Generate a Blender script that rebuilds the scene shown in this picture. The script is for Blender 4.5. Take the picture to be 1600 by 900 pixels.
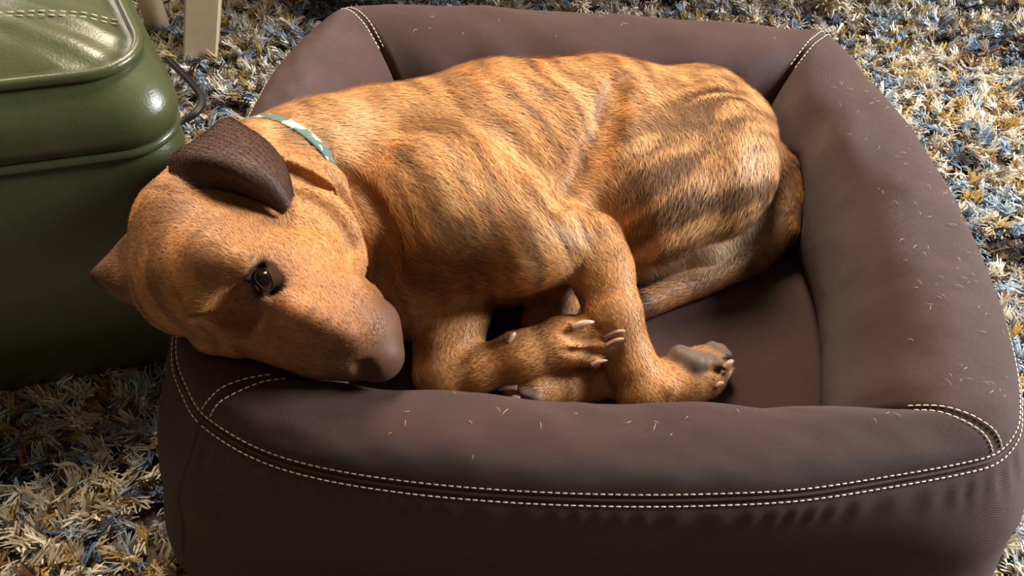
import bpy, math, random
import numpy as np
from mathutils import Matrix, Vector
random.seed(4); rng = np.random.default_rng(4)
for o in list(bpy.data.objects): bpy.data.objects.remove(o)
scene = bpy.context.scene
col = scene.collection

# ------------------------------------------------------------------ camera
F_PX = 1200.0
CAM = np.array([-0.08159095, -0.29932923, 0.75409166])
RC = np.array([[0.99858888, 0.03514462, 0.03981347],
               [0.05252310, -0.76437373, -0.64263063],
               [0.00784736, 0.64381492, -0.76514101]])      # rows: right, down, forward
cd = bpy.data.cameras.new('camera'); cam = bpy.data.objects.new('camera', cd); col.objects.link(cam)
cd.sensor_width = 36.0; cd.lens = 36.0 * F_PX / 1600.0; cd.clip_start = 0.01
m = Matrix.Identity(4)
for i in range(3):
    m[i][0] = RC[0, i]; m[i][1] = -RC[1, i]; m[i][2] = -RC[2, i]; m[i][3] = CAM[i]
cam.matrix_world = m
scene.camera = cam

# ------------------------------------------------------------------ light and exposure
w = bpy.data.worlds.new('room_ambient'); scene.world = w; w.use_nodes = True
w.node_tree.nodes['Background'].inputs[0].default_value = (1.0, 0.80, 0.60, 1)
w.node_tree.nodes['Background'].inputs[1].default_value = 0.085
def area(name, loc, target, size, power, color):
    l = bpy.data.lights.new(name, 'AREA'); l.shape = 'RECTANGLE'; l.size, l.size_y = size
    l.energy = power; l.color = color
    o = bpy.data.objects.new(name, l); col.objects.link(o); o.location = loc
    o.rotation_euler = (Vector(target) - Vector(loc)).to_track_quat('-Z', 'Y').to_euler()
    return o
area('ceiling_lamp_offscreen', (-0.35, 1.55, 2.25), (0.0, 0.3, 0.1), (0.8, 0.8), 74, (1.0, 0.82, 0.60))
area('window_back_left_offscreen', (-2.3, 2.2, 1.6), (0.0, 0.3, 0.2), (0.9, 0.9), 17, (1.0, 0.90, 0.76))
area('window_right_offscreen', (2.9, 0.9, 1.9), (0.9, 0.6, 0.0), (1.2, 1.2), 200, (0.97, 0.98, 1.0))
vs = scene.view_settings
vs.view_transform = 'Standard'; vs.look = 'None'; vs.gamma = 1.0; vs.use_curve_mapping = False; vs.exposure = 0.55

# ------------------------------------------------------------------ helpers
def ray(px, py):
    d = RC.T @ np.array([(px - 800) / F_PX, (py - 450) / F_PX, 1.0]); return d
def un(px, py, z):
    d = ray(px, py); return CAM + d * ((z - CAM[2]) / d[2])
def tag(o, label=None, cat=None, group=None, kind=None):
    if label: o['label'] = label
    if cat: o['category'] = cat
    if group: o['group'] = group
    if kind: o['kind'] = kind
    return o
def empty(name, loc=(0, 0, 0), rz=0):
    o = bpy.data.objects.new(name, None); o.empty_display_size = 0.05
    col.objects.link(o); o.location = loc; o.rotation_euler = (0, 0, rz); return o
def mesh_obj(name, V, Fc, mat, parent=None, smooth=True, colr=None, uv=None):
    """Fc: (n,3) or (n,4) int array, or list of such arrays. one mesh object."""
    V = np.asarray(V, np.float32)
    fl = Fc if isinstance(Fc, list) else [Fc]
    fl = [np.asarray(f, np.int32) for f in fl if len(f)]
    me = bpy.data.meshes.new(name)
    me.vertices.add(len(V)); me.vertices.foreach_set('co', V.ravel())
    loops = np.concatenate([f.ravel() for f in fl])
    sizes = np.concatenate([np.full(len(f), f.shape[1], np.int32) for f in fl])
    starts = np.concatenate([[0], np.cumsum(sizes)[:-1]]).astype(np.int32)
    me.loops.add(len(loops)); me.loops.foreach_set('vertex_index', loops)
    me.polygons.add(len(sizes)); me.polygons.foreach_set('loop_start', starts)
    me.polygons.foreach_set('loop_total', sizes)
    me.polygons.foreach_set('use_smooth', np.full(len(sizes), smooth))
    me.update(calc_edges=True); me.validate()
    if colr is not None:
        a = me.color_attributes.new('Col', 'FLOAT_COLOR', 'POINT')
        c = np.ones((len(V), 4), np.float32); c[:, :3] = colr; a.data.foreach_set('color', c.ravel())
    if uv is not None:
        l = me.uv_layers.new(name='UVMap'); l.data.foreach_set('uv', np.asarray(uv, np.float32)[loops].ravel())
    if mat: me.materials.append(mat)
    o = bpy.data.objects.new(name, me); col.objects.link(o)
    if parent: o.parent = parent
    return o
def grid_faces(nu, nv, wrap=False):
    i, j = np.meshgrid(np.arange(nu if wrap else nu - 1), np.arange(nv - 1), indexing='ij')
    a = i * nv + j; b = ((i + 1) % nu) * nv + j
    return np.stack([a, b, b + 1, a + 1], -1).reshape(-1, 4)
def catmull(P, n, closed=False):
    P = np.asarray(P, float); N = len(P)
    t = np.linspace(0, N if closed else N - 1, n, endpoint=not closed)
    i = np.floor(t).astype(int); f = (t - i)[:, None]
    if not closed:
        f = np.where((i >= N - 1)[:, None], 1.0, f); i = np.minimum(i, N - 2)
        g = lambda k: P[np.clip(i + k, 0, N - 1)]
    else: g = lambda k: P[(i + k) % N]
    a, b, c, d = g(-1), g(0), g(1), g(2)
    return 0.5 * (2 * b + (c - a) * f + (2 * a - 5 * b + 4 * c - d) * f ** 2 + (3 * b - 3 * c + d - a) * f ** 3)
def tube(P, R, seg=10, closed=False):
    P = np.asarray(P, float); n = len(P); R = np.broadcast_to(np.asarray(R, float), (n,))
    T = (np.roll(P, -1, 0) - np.roll(P, 1, 0)) if closed else np.gradient(P, axis=0)
    T /= np.linalg.norm(T, axis=1)[:, None] + 1e-12
    up = np.array([0.01, 0.02, 1.0]); X = np.cross(T, up); X /= np.linalg.norm(X, axis=1)[:, None] + 1e-9
    Y = np.cross(X, T); a = np.linspace(0, 2 * np.pi, seg, endpoint=False)
    V = P[:, None] + R[:, None, None] * (np.cos(a)[None, :, None] * X[:, None] + np.sin(a)[None, :, None] * Y[:, None])
    V = V.reshape(-1, 3); i, j = np.meshgrid(np.arange(n if closed else n - 1), np.arange(seg), indexing='ij')
    i2 = (i + 1) % n; j2 = (j + 1) % seg
    Fq = np.stack([i * seg + j, i * seg + j2, i2 * seg + j2, i2 * seg + j], -1).reshape(-1, 4)
    fs = [Fq]
    if not closed:
        V = np.vstack([V, P[0], P[-1]]); k = np.arange(seg); k2 = (k + 1) % seg
        fs.append(np.stack([k2, k, np.full(seg, n * seg)], -1))
        fs.append(np.stack([(n - 1) * seg + k, (n - 1) * seg + k2, np.full(seg, n * seg + 1)], -1))
    return V, fs
_tab = rng.random((64, 64, 64)).astype(np.float32)
def vnoise(p):
    p = np.asarray(p, np.float32); i = np.floor(p).astype(np.int32); f = p - i; f = f * f * (3 - 2 * f)
    def g(a, b, c): return _tab[(i[..., 0] + a) & 63, (i[..., 1] + b) & 63, (i[..., 2] + c) & 63]
    x, y, z = f[..., 0], f[..., 1], f[..., 2]
    l = lambda a, b, t: a + (b - a) * t
    return l(l(l(g(0,0,0), g(1,0,0), x), l(g(0,1,0), g(1,1,0), x), y),
             l(l(g(0,0,1), g(1,0,1), x), l(g(0,1,1), g(1,1,1), x), y), z)
def fbm(p, o=3):
    s = 0; a = 0.5; t = 0
    for k in range(o): s = s + a * vnoise(p * 2 ** k + 17.3 * k); t += a; a *= 0.55
    return s / t
def sstep(a, b, x):
    t = np.clip((x - a) / (b - a), 0, 1); return t * t * (3 - 2 * t)

def new_mat(name):
    mt = bpy.data.materials.new(name); mt.use_nodes = True
    return mt, mt.node_tree, mt.node_tree.nodes['Principled BSDF']
def plain(name, c, rough=0.5, **kw):
    mt, nt, b = new_mat(name); b.inputs['Roughness'].default_value = rough
    n = nt.nodes.new('ShaderNodeTexNoise'); n.inputs['Scale'].default_value = kw.get('scale', 60); n.inputs['Detail'].default_value = 4
    r = nt.nodes.new('ShaderNodeValToRGB'); v = kw.get('var', 0.12)
    r.color_ramp.elements[0].color = (*[x * (1 - v) for x in c], 1); r.color_ramp.elements[1].color = (*[min(1, x * (1 + v)) for x in c], 1)
    r.color_ramp.elements[0].position = 0.3; r.color_ramp.elements[1].position = 0.7
    tc = nt.nodes.new('ShaderNodeTexCoord'); nt.links.new(tc.outputs['Object'], n.inputs['Vector'])
    nt.links.new(n.outputs['Fac'], r.inputs['Fac']); nt.links.new(r.outputs['Color'], b.inputs['Base Color'])
    if kw.get('bump'):
        bp = nt.nodes.new('ShaderNodeBump'); bp.inputs['Strength'].default_value = kw['bump']; bp.inputs['Distance'].default_value = 0.002
        nt.links.new(n.outputs['Fac'], bp.inputs['Height']); nt.links.new(bp.outputs['Normal'], b.inputs['Normal'])
    if 'spec' in kw: b.inputs['Specular IOR Level'].default_value = kw['spec']
    return mt
def vcol_mat(name, rough, spec=0.3, sheen=0.0):
    mt, nt, b = new_mat(name); a = nt.nodes.new('ShaderNodeVertexColor'); a.layer_name = 'Col'
    nt.links.new(a.outputs['Color'], b.inputs['Base Color'])
    b.inputs['Roughness'].default_value = rough; b.inputs['Specular IOR Level'].default_value = spec
    b.inputs['Sheen Weight'].default_value = sheen
    return mt

# ================================================================== DOG FIELD (needed first: the bed gives way under the dog)
H = 0.0025
LO = np.array([-0.475, -0.005, 0.075]); HI = np.array([0.275, 0.515, 0.40])
NX, NY, NZ = [int(v) for v in np.ceil((HI - LO) / H)]
FIELD = np.full((NX, NY, NZ), 0.6, np.float32)
AX = [LO[k] + H * np.arange(n) for k, n in enumerate((NX, NY, NZ))]
PRIMS = []     # colour / flow bookkeeping
def cone_d(p, a, b, r1, r2, sq):
    q = p - a; ab = b - a
    L = float(ab @ ab) + 1e-12
    t = np.clip((q @ ab) / L, 0, 1)
    dv = q - t[..., None] * ab
    if sq != 1.0: dv = dv * np.array([1, 1, 1 / sq], np.float32)
    return np.sqrt((dv ** 2).sum(-1)) - (r1 + (r2 - r1) * t), t
def block(lo, hi):
    i0 = np.maximum(np.floor((lo - LO) / H).astype(int), 0); i1 = np.minimum(np.ceil((hi - LO) / H).astype(int) + 1, (NX, NY, NZ))
    sl = tuple(slice(a, max(a, b)) for a, b in zip(i0, i1))
    g = np.stack(np.meshgrid(AX[0][sl[0]], AX[1][sl[1]], AX[2][sl[2]], indexing='ij'), -1).astype(np.float32)
    return sl, g
def add(a, b, r1, r2, k=0.02, kind='body', sq=1.0, sub=False, axis=None, flow=None, book=True):
    a = np.asarray(a, np.float32); b = np.asarray(b, np.float32); rm = max(r1, r2) + 0.035
    sl, g = block(np.minimum(a, b) - rm, np.maximum(a, b) + rm)
    if g.size == 0: return
    d, _ = cone_d(g, a, b, r1, r2, sq); A = FIELD[sl]
    if sub:
        h = np.clip(0.5 - 0.5 * (A + d) / k, 0, 1); FIELD[sl] = A + (-d - A) * h + k * h * (1 - h)
        return
    h = np.clip(0.5 + 0.5 * (A - d) / k, 0, 1); FIELD[sl] = A + (d - A) * h - k * h * (1 - h)
    if book:
        ax = (b - a) if axis is None else np.asarray(axis, float); ax = ax / (np.linalg.norm(ax) + 1e-9)
        fl = (b - a) if flow is None else np.asarray(flow, float); fl = fl / (np.linalg.norm(fl) + 1e-9)
        PRIMS.append(dict(a=a, b=b, r1=r1, r2=r2, kind=kind, sq=sq, ax=ax, fl=fl))
def J(px, py, z): return un(px, py, z)
def chain(pts, k=0.02, kind='body', **kw):
    for p, q in zip(pts[:-1], pts[1:]):
        add(J(*p[:3]), J(*q[:3]), p[3], q[3], k, kind, **kw)

TR_AX = (0.80, 0.52, 0.25); TR_FL = (0.92, -0.30, -0.1)
# trunk
chain([(650, 300, .175, .110), (790, 279, .18, .122), (930, 246, .18, .107), (1075, 228, .175, .086)], 0.03, 'trunk', axis=TR_AX, flow=TR_FL)
chain([(650, 385, .165, .082), (770, 380, .16, .070)], 0.03, 'trunk', axis=TR_AX, flow=TR_FL)          # brisket
# neck
chain([(400, 300, .262, .064), (520, 285, .225, .078), (630, 285, .195, .095)], 0.03, 'neck', axis=(0.8, 0.5, 0.2), flow=(0.8, 0.25, -0.3))
add(J(560, 375, .20), J(640, 420, .165), .060, .070, 0.03, 'neck', axis=(.8, .5, .2), flow=(.7, -.4, -.3))
# shoulder blade and upper arm (the leg lying on top)
chain([(590, 225, .230, .052), (690, 325, .235, .080)], 0.022, 'shoulder', axis=TR_AX, flow=(.7, -.6, -.2))
chain([(690, 325, .235, .078), (800, 365, .225, .060), (912, 385, .208, .034)], 0.012, 'shoulder', axis=(.75, .6, .2), flow=(.8, -.5, -.2))
# haunch
chain([(1090, 262, .200, .085), (1000, 295, .190, .078), (925, 322, .172, .058)], 0.022, 'thigh', axis=(.42, -.85, -.3), flow=(-.1, -.75, -.6))
add(J(1085, 210, .185), J(1120, 225, .18), .072, .066, 0.03, 'thigh', axis=(.42, -.85, -.3), flow=(.3, -.7, -.6))
chain([(1000, 396, .124, .037), (1085, 384, .130, .041), (1150, 345, .138, .040)], 0.005, 'belly', flow=(.7, -.5, -.3))
# tail
chain([(1180, 238, .185, .030), (1214, 268, .175, .024), (1228, 310, .16, .0205), (1222, 358, .142, .0195), (1178, 402, .130, .0190),
       (1090, 440, .122, .0180), (1010, 474, .117, .0160), (950, 505, .113, .011)], 0.0025, 'tail')
# right forearm and folded-back paw
chain([(922, 385, .208, .034), (938, 420, .200, .031), (958, 490, .178, .0265), (984, 565, .145, .0235), (1003, 603, .128, .0265)], 0.008, 'foreleg')
chain([(1003, 606, .126, .0255), (1060, 598, .122, .0255), (1092, 585, .124, .027)], 0.010, 'foreleg')
for (a, b, r) in [((1085, 560, .135), (1122, 551, .134), .0115), ((1090, 575, .137), (1122, 568, .137), .0120),
                  ((1095, 590, .128), (1130, 580, .127), .0115), ((1085, 604, .120), (1116, 596, .119), .0110)]:
    add(J(*a), J(*b), r, r * .88, 0.0022, 'foreleg')
add(J(1062, 557, .145), J(1086, 568, .147), .0120, .0125, 0.004, 'pad')                       # metacarpal pad
add(J(1112, 541, .142), J(1136, 555, .139), .0062, .0060, 0.002, 'pad')
add(J(1108, 562, .147), J(1130, 572, .146), .0070, .0062, 0.002, 'pad')
add(J(1012, 580, .145), J(1040, 604, .142), .006, .010, 0.006, 'foreleg')                   # carpal pad lump
# left foreleg, folded under the chest
chain([(715, 480, .150, .036), (700, 545, .138, .0325), (694, 582, .132, .0300)], 0.010, 'foreleg', axis=(.3, -.8, -.3))
chain([(690, 588, .131, .0245), (745, 578, .142, .0215), (815, 556, .156, .0225), (885, 533, .164, .0250)], 0.009, 'foreleg')
for (a, b, r) in [((868, 512, .171), (905, 506, .172), .0115), ((895, 515, .172), (942, 522, .172), .0115),
                  ((895, 535, .168), (945, 538, .168), .0118), ((885, 555, .160), (928, 560, .158), .0115)]:
    add(J(*a), J(*b), r, r * .80, 0.0025, 'foreleg')
add(J(783, 542, .165), J(797, 531, .168), .008, .006, 0.006, 'foreleg')                     # dewclaw bump
# hind leg under the paws
chain([(925, 330, .16, .05), (880, 430, .140, .031), (852, 510, .122, .024), (868, 570, .115, .020)], 0.010, 'hindleg')
chain([(965, 590, .112, .020), (890, 600, .117, .0215), (835, 607, .124, .0205)], 0.008, 'hindleg')
for (a, b, r) in [((835, 600, .132), (800, 607, .131), .0105), ((838, 615, .126), (808, 619, .125), .0105), ((850, 622, .120), (825, 628, .118), .010)]:
    add(J(*a), J(*b), r, r * .85, 0.003, 'hindleg')
add(J(815, 614, .136), J(838, 622, .134), .0055, .006, 0.002, 'pad')
# head
BK = (-.75, .55, .15)
add(J(308, 358, .290), J(348, 330, .282), .050, .055, 0.025, 'head', flow=BK)
add(J(302, 438, .272), J(338, 425, .292), .046, .050, 0.025, 'head', flow=BK)
add(J(425, 345, .272), J(470, 385, .268), .058, .050, 0.022, 'cheek', flow=BK)
chain([(388, 440, .285, .050), (445, 474, .279, .044), (515, 508, .272, .039), (560, 528, .268, .032)], 0.018, 'muzzle', flow=BK)
add(J(500, 455, .255), J(552, 487, .256), .030, .027, 0.012, 'muzzle', flow=BK)               # flews
add(J(455, 478, .318), J(548, 525, .300), .010, .008, 0.016, 'muzzle', flow=BK)               # bridge of the nose
add(J(583, 508, .272), J(591, 556, .263), .0215, .0205, 0.004, 'nose', flow=BK)
add(J(340, 514, .262), J(372, 524, .262), .021, .018, 0.008, 'head', flow=BK)                 # other brow
add(J(330, 395, .330), J(372, 412, .334), .014, .012, 0.02, 'head', flow=BK)                  # brow over the eye
add(J(440, 405, .312), J(500, 400, .296), .012, .016, 0.018, 'cheek', flow=BK)                # cheek bone
# flat underside where the cushion carries the dog
sl, g = block(LO, np.array([HI[0], HI[1], 0.12]))
FIELD[sl] = np.maximum(FIELD[sl], 0.084 - g[..., 2])

def sample(p):
    q = (np.asarray(p, np.float32) - LO.astype(np.float32)) / H
    i = np.clip(np.floor(q).astype(np.int32), 0, np.array([NX, NY, NZ]) - 2); f = np.clip(q - i, 0, 1)
    x, y, z = f[..., 0], f[..., 1], f[..., 2]; I, Jj, K = i[..., 0], i[..., 1], i[..., 2]
    g = lambda a, b, c: FIELD[I + a, Jj + b, K + c]
    l = lambda a, b, t: a + (b - a) * t
    v = l(l(l(g(0,0,0), g(1,0,0), x), l(g(0,1,0), g(1,1,0), x), y), l(l(g(0,0,1), g(1,0,1), x), l(g(0,1,1), g(1,1,1), x), y), z)
    out = np.maximum(np.maximum(-q, q - (np.array([NX, NY, NZ]) - 1)).max(-1), 0) * H
    return v + out * 2
def grad(p, e=0.002):
    g = np.stack([sample(p + e * np.eye(3)[k]) - sample(p - e * np.eye(3)[k]) for k in range(3)], -1)
    return g / (np.linalg.norm(g, axis=-1, keepdims=True) + 1e-9)
def hit(px, py, lift=0.0):
    d = ray(px, py); d = d / np.linalg.norm(d); t = np.linspace(0.35, 1.1, 1500); P = CAM + t[:, None] * d
    s = sample(P); k = np.where(s < 0)[0]; k = k[0] if len(k) else int(np.argmin(s))
    return CAM + d * (t[k] - lift)

# loose skin folds of the throat, creases of flank and brow, laid on the surface
def _line(pts, off, n=14):
    """pixel polyline -> smooth surface line, at constant depth offset"""
    P = np.array([hit(x, y, off) for x, y in pts]); Q = catmull(P, n)
    for _ in range(2): Q[1:-1] = (Q[:-2] + 2 * Q[1:-1] + Q[2:]) / 4
    return Q
def lay(Q, r, k, kind=None, fl=(.7, -.3, -.4)):
    sc = np.interp(np.linspace(0, 1, len(Q)), [0, .25, .75, 1], [.35, 1, 1, .4])
    for i in range(len(Q) - 1): add(Q[i], Q[i + 1], r * sc[i], r * sc[i + 1], k, kind or 'fold', sub=kind is None, flow=fl)
def ridge(pts, r, k=0.006, emb=.45, kind='fold', fl=(.7, -.3, -.4)): lay(_line(pts, -emb * r), r, k, kind, fl)
def groove(pts, r, k=0.008, emb=.0): lay(_line(pts, -emb * r), r, k)
COL3 = hit(400, 184), hit(468, 203), hit(519, 250)                         # where the collar crosses the neck
FOLDS = [(1, [(432, 246), (500, 268), (545, 308), (575, 352), (588, 392), (578, 436)], .0135, .005, .10),
         (1, [(462, 296), (510, 316), (542, 356), (556, 404), (556, 440)], .0095, .004, .10),
         (1, [(402, 236), (455, 258), (500, 286), (530, 318)], .0075, .004, .10),
         (0, [(440, 268), (500, 290), (540, 330), (563, 378), (568, 432)], .0060, .004, .1),
         (0, [(425, 250), (475, 274), (520, 304)], .0040, .003, .2),
         (0, [(525, 262), (570, 304), (605, 358), (608, 410), (596, 446)], .0095, .009, .0)]
LN = [_line(p, -e * r) for (_, p, r, k, e) in FOLDS]
for (up_, p, r, k, e), Q in zip(FOLDS, LN): lay(Q, r, k, 'fold' if up_ else None)
groove([(962, 120), (950, 175), (925, 235), (892, 288), (866, 318)], .0115, .014)
groove([(380, 462), (372, 490), (350, 500)], .007, .014)                    # stop between the eyes
groove([(300, 500), (340, 494), (372, 500)], .0028, .006)      # brow crease
for p in ([(872, 524), (905, 520), (935, 512)], [(880, 532), (915, 531), (955, 532)], [(880, 549), (915, 551), (945, 552)]): groove(p, .0032, .003)
for p in ([(1098, 553), (1118, 558), (1142, 566)], [(1096, 580), (1118, 580), (1140, 576)]): groove(p, .0026, .002)
EYE_N = np.mean([grad(hit(413 + 30 * math.cos(t), 437 + 30 * math.sin(t)), .006) for t in np.linspace(0, 6.28, 12)], 0)
_tc = CAM - hit(413, 437); EYE_N = EYE_N / np.linalg.norm(EYE_N) + .6 * _tc / np.linalg.norm(_tc); EYE_N /= np.linalg.norm(EYE_N)
EYE_C = hit(413, 437) - EYE_N * .0062
ex = ray(431, 466) - ray(395, 409); ex = ex - EYE_N * (ex @ EYE_N); ex /= np.linalg.norm(ex); ey = np.cross(EYE_N, ex)
add(EYE_C + 0.005 * EYE_N - ex * .005, EYE_C + 0.005 * EYE_N + ex * .006, .0090, .0080, 0.007, sub=True)
ridge([(380, 430), (384, 414), (396, 402), (415, 400)], .0042, .004, .35, 'head', BK)
ridge([(392, 452), (404, 464), (424, 474)], .0030, .004, .4, 'head', BK)
c = hit(574, 576); add(c + np.array([-.002, .004, .004]), c + np.array([.004, -.003, -.005]), .0032, .0042, 0.003, sub=True)
groove([(556, 566), (563, 580), (575, 592)], .0022, .003)

# ---- surface nets
def surface_nets():
    s = FIELD < 0
    c = [s[a:NX-1+a, b:NY-1+b, d:NZ-1+d] for a in (0, 1) for b in (0, 1) for d in (0, 1)]
    n = sum(x.astype(np.int8) for x in c); act = (n > 0) & (n < 8)
    idx = np.argwhere(act); num = np.full(act.shape, -1, np.int32); num[act] = np.arange(len(idx))
    acc = np.zeros((len(idx), 3)); cnt = np.zeros(len(idx))
    cor = [(a, b, d) for a in (0, 1) for b in (0, 1) for d in (0, 1)]
    val = {q: FIELD[idx[:, 0] + q[0], idx[:, 1] + q[1], idx[:, 2] + q[2]] for q in cor}
    for q in cor:
        for ax in range(3):
            if q[ax] == 0:
                r = list(q); r[ax] = 1; r = tuple(r); a, b = val[q], val[r]; mk = (a < 0) != (b < 0)
                t = np.where(mk, a / np.where(mk, a - b, 1), 0); pt = np.tile(np.array(q, float), (len(idx), 1)); pt[:, ax] += t
                acc[mk] += pt[mk]; cnt[mk] += 1
    V = LO + H * (idx + acc / cnt[:, None]); Q = []
    for ax in range(3):
        o1, o2 = [k for k in range(3) if k != ax]
        A = [slice(1, -1)] * 3; A[ax] = slice(0, -1); B = list(A); B[ax] = slice(1, None)
        ch = s[tuple(A)] != s[tuple(B)]; e = np.argwhere(ch); off = np.array([1, 1, 1]); off[ax] = 0; e = e + off
        ins = s[e[:, 0], e[:, 1], e[:, 2]]
        d1 = np.zeros(3, int); d1[o1] = 1; d2 = np.zeros(3, int); d2[o2] = 1
        g = lambda w: num[w[:, 0], w[:, 1], w[:, 2]]
        q = np.stack([g(e - d1 - d2), g(e - d2), g(e), g(e - d1)], -1)
        flip = ins if ax != 1 else ~ins
        q[~flip] = q[~flip][:, ::-1]; Q.append(q)
    Q = np.concatenate(Q); Q = Q[(Q >= 0).all(1)]
    return V, Q
DV, DQ = surface_nets()
def smooth_mesh(V, Q, it, lam=0.5):
    for _ in range(it):
        S = np.zeros_like(V); n = np.zeros(len(V))
        for a in range(4):
            for b in ((a + 1) % 4, (a - 1) % 4): np.add.at(S, Q[:, a], V[Q[:, b]]); np.add.at(n, Q[:, a], 1)
        V = V + lam * (S / np.maximum(n, 1)[:, None] - V)
    return V
DV = smooth_mesh(DV, DQ, 3)

def push(P, it=8, down=False, gap=0.0015):
    """give way under the dog"""
    P = np.array(P, float); sh = P.shape; P = P.reshape(-1, 3)
    for _ in range(it):
        s = sample(P); mk = s < gap
        if not mk.any(): break
        if down: P[mk, 2] -= np.minimum(gap - s[mk], 0.01)
        else:
            n = grad(P[mk], 0.004); n[:, 2] = np.minimum(n[:, 2], 0.15); q_ = P[mk]; hd = (q_[:, 0] < -.13) & (q_[:, 1] < .22) & (q_[:, 2] > .13); n[hd] = (0, 0, -1); P[mk] += n * np.minimum(gap - s[mk], 0.012)[:, None]
    return P.reshape(sh)

# ================================================================== SETTING
m_floor = plain('floor_wood', (0.16, 0.09, 0.05), 0.5, scale=9, var=0.3)
V = np.array([[-3, -2, -0.012], [3, -2, -0.012], [3, 3.4, -0.012], [-3, 3.4, -0.012], [-3, -2, -0.06], [3, -2, -0.06], [3, 3.4, -0.06], [-3, 3.4, -0.06]])
BOXF = np.array([[0, 1, 2, 3], [7, 6, 5, 4], [0, 4, 5, 1], [1, 5, 6, 2], [2, 6, 7, 3], [3, 7, 4, 0]])
tag(mesh_obj('floor', V, BOXF, m_floor, smooth=False), kind='structure')

# ---- shag rug
rug = tag(empty('shag_rug', (0, 0, 0)), 'multicoloured shaggy yarn rug in cream, blue, mustard and brown under the dog bed', 'rug')
RX0, RX1, RY0, RY1 = -1.3, 1.5, -0.6, 1.75
V = np.array([[RX0, RY0, 0], [RX1, RY0, 0], [RX1, RY1, 0], [RX0, RY1, 0], [RX0, RY0, -.012], [RX1, RY0, -.012], [RX1, RY1, -.012], [RX0, RY1, -.012]])
mesh_obj('backing', V, BOXF, plain('rug_backing', (0.10, 0.075, 0.055), 0.95, scale=150, var=0.4), rug, smooth=False)
def tufts():
    n = 62000
    x = rng.uniform(RX0 + .02, RX1 - .02, n); y = rng.uniform(RY0 + .02, RY1 - .02, n)
    keep = ~((abs(x) < .355) & (y > -.03) & (y < .60))
    near = (((x > -.8) & (x < -.2) & (y > -.2) & (y < 1.15)) | ((x > .2) & (x < 1.1) & (y > -.1) & (y < 1.25)) | ((abs(x) < .5) & (y > .5) & (y < 1.15)))
    keep &= near | (rng.random(n) < .38)
    x, y = x[keep], y[keep]; near = near[keep]; n = len(x)
    pal = np.array([[.70, .61, .47], [.52, .47, .39], [.34, .42, .48], [.10, .17, .28], [.45, .30, .09], [.21, .12, .06], [.035, .028, .025], [.36, .31, .25], [.82, .76, .64]])
    band = fbm(np.stack([x * 5.0 + 3, y * 26, np.zeros(n)], -1), 2); sp = vnoise(np.stack([x * 26, y * 50, np.ones(n)], -1))
    key = np.clip((band - .5) * 2.0 + (sp - .5) * .8 + .5 + rng.normal(0, .07, n), 0, .999)
    order = np.array([6, 5, 3, 2, 7, 0, 4, 8, 1, 8, 0, 5, 4, 2])
    base = pal[order[(key * len(order)).astype(int)]]
    cnt = np.where(near, 13, 6); R_ = lambda v: np.repeat(v, cnt); M = int(cnt.sum())
    L = R_(rng.uniform(.020, .034, n)) * rng.uniform(.8, 1.15, M)
    ang = R_(rng.uniform(0, 2 * np.pi, n)); curl = R_(rng.normal(0, .9, n)) + rng.normal(0, .35, M)
    lean = R_(rng.uniform(.25, .95, n)) + rng.normal(0, .10, M)
    bx = R_(x) + rng.normal(0, .0018, M); by = R_(y) + rng.normal(0, .0018, M)
    wd = np.where(R_(near), rng.uniform(.0007, .0014, M), rng.uniform(.001, .002, M))
    c = np.repeat(base, cnt, 0) * R_(rng.uniform(.8, 1.15, n))[:, None] * rng.uniform(.82, 1.18, (M, 1))
    P = []; pos = np.stack([bx, by, np.full(M, -.001)], -1); 
    for t, wf in ((0, .9), (.5, 1.15), (1.0, .5)):
        if t > 0:
            a = lean + (1.15 * (t - .5) if t > .5 else 0); h = ang + curl * (t - .25)
            pos = pos + (L * .5)[:, None] * np.stack([np.sin(a) * np.cos(h), np.sin(a) * np.sin(h), np.cos(a)], -1); pos[:, 2] = np.maximum(pos[:, 2], .003)
        side = np.stack([-np.sin(ang + curl * t), np.cos(ang + curl * t), rng.normal(0, .6, M)], -1); ctr = pos + rng.normal(0, .0011 * (1 + t), (M, 3))
        P += [ctr - side * (wd * wf)[:, None], ctr + side * (wd * wf)[:, None]]
    V = np.stack(P, 1).reshape(-1, 3); k = np.arange(M)[:, None] * 6
    Fq = np.concatenate([k + np.array([[0, 1, 3, 2]]), k + np.array([[2, 3, 5, 4]])])
    return V, Fq, np.repeat(c, 6, 0)
V, Fq, c = tufts()
m_yarn = vcol_mat('rug_yarn', 0.9, 0.1, 0.2)
tag(mesh_obj('yarn_pile', V, Fq, m_yarn, rug, colr=c), kind='stuff')

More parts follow.
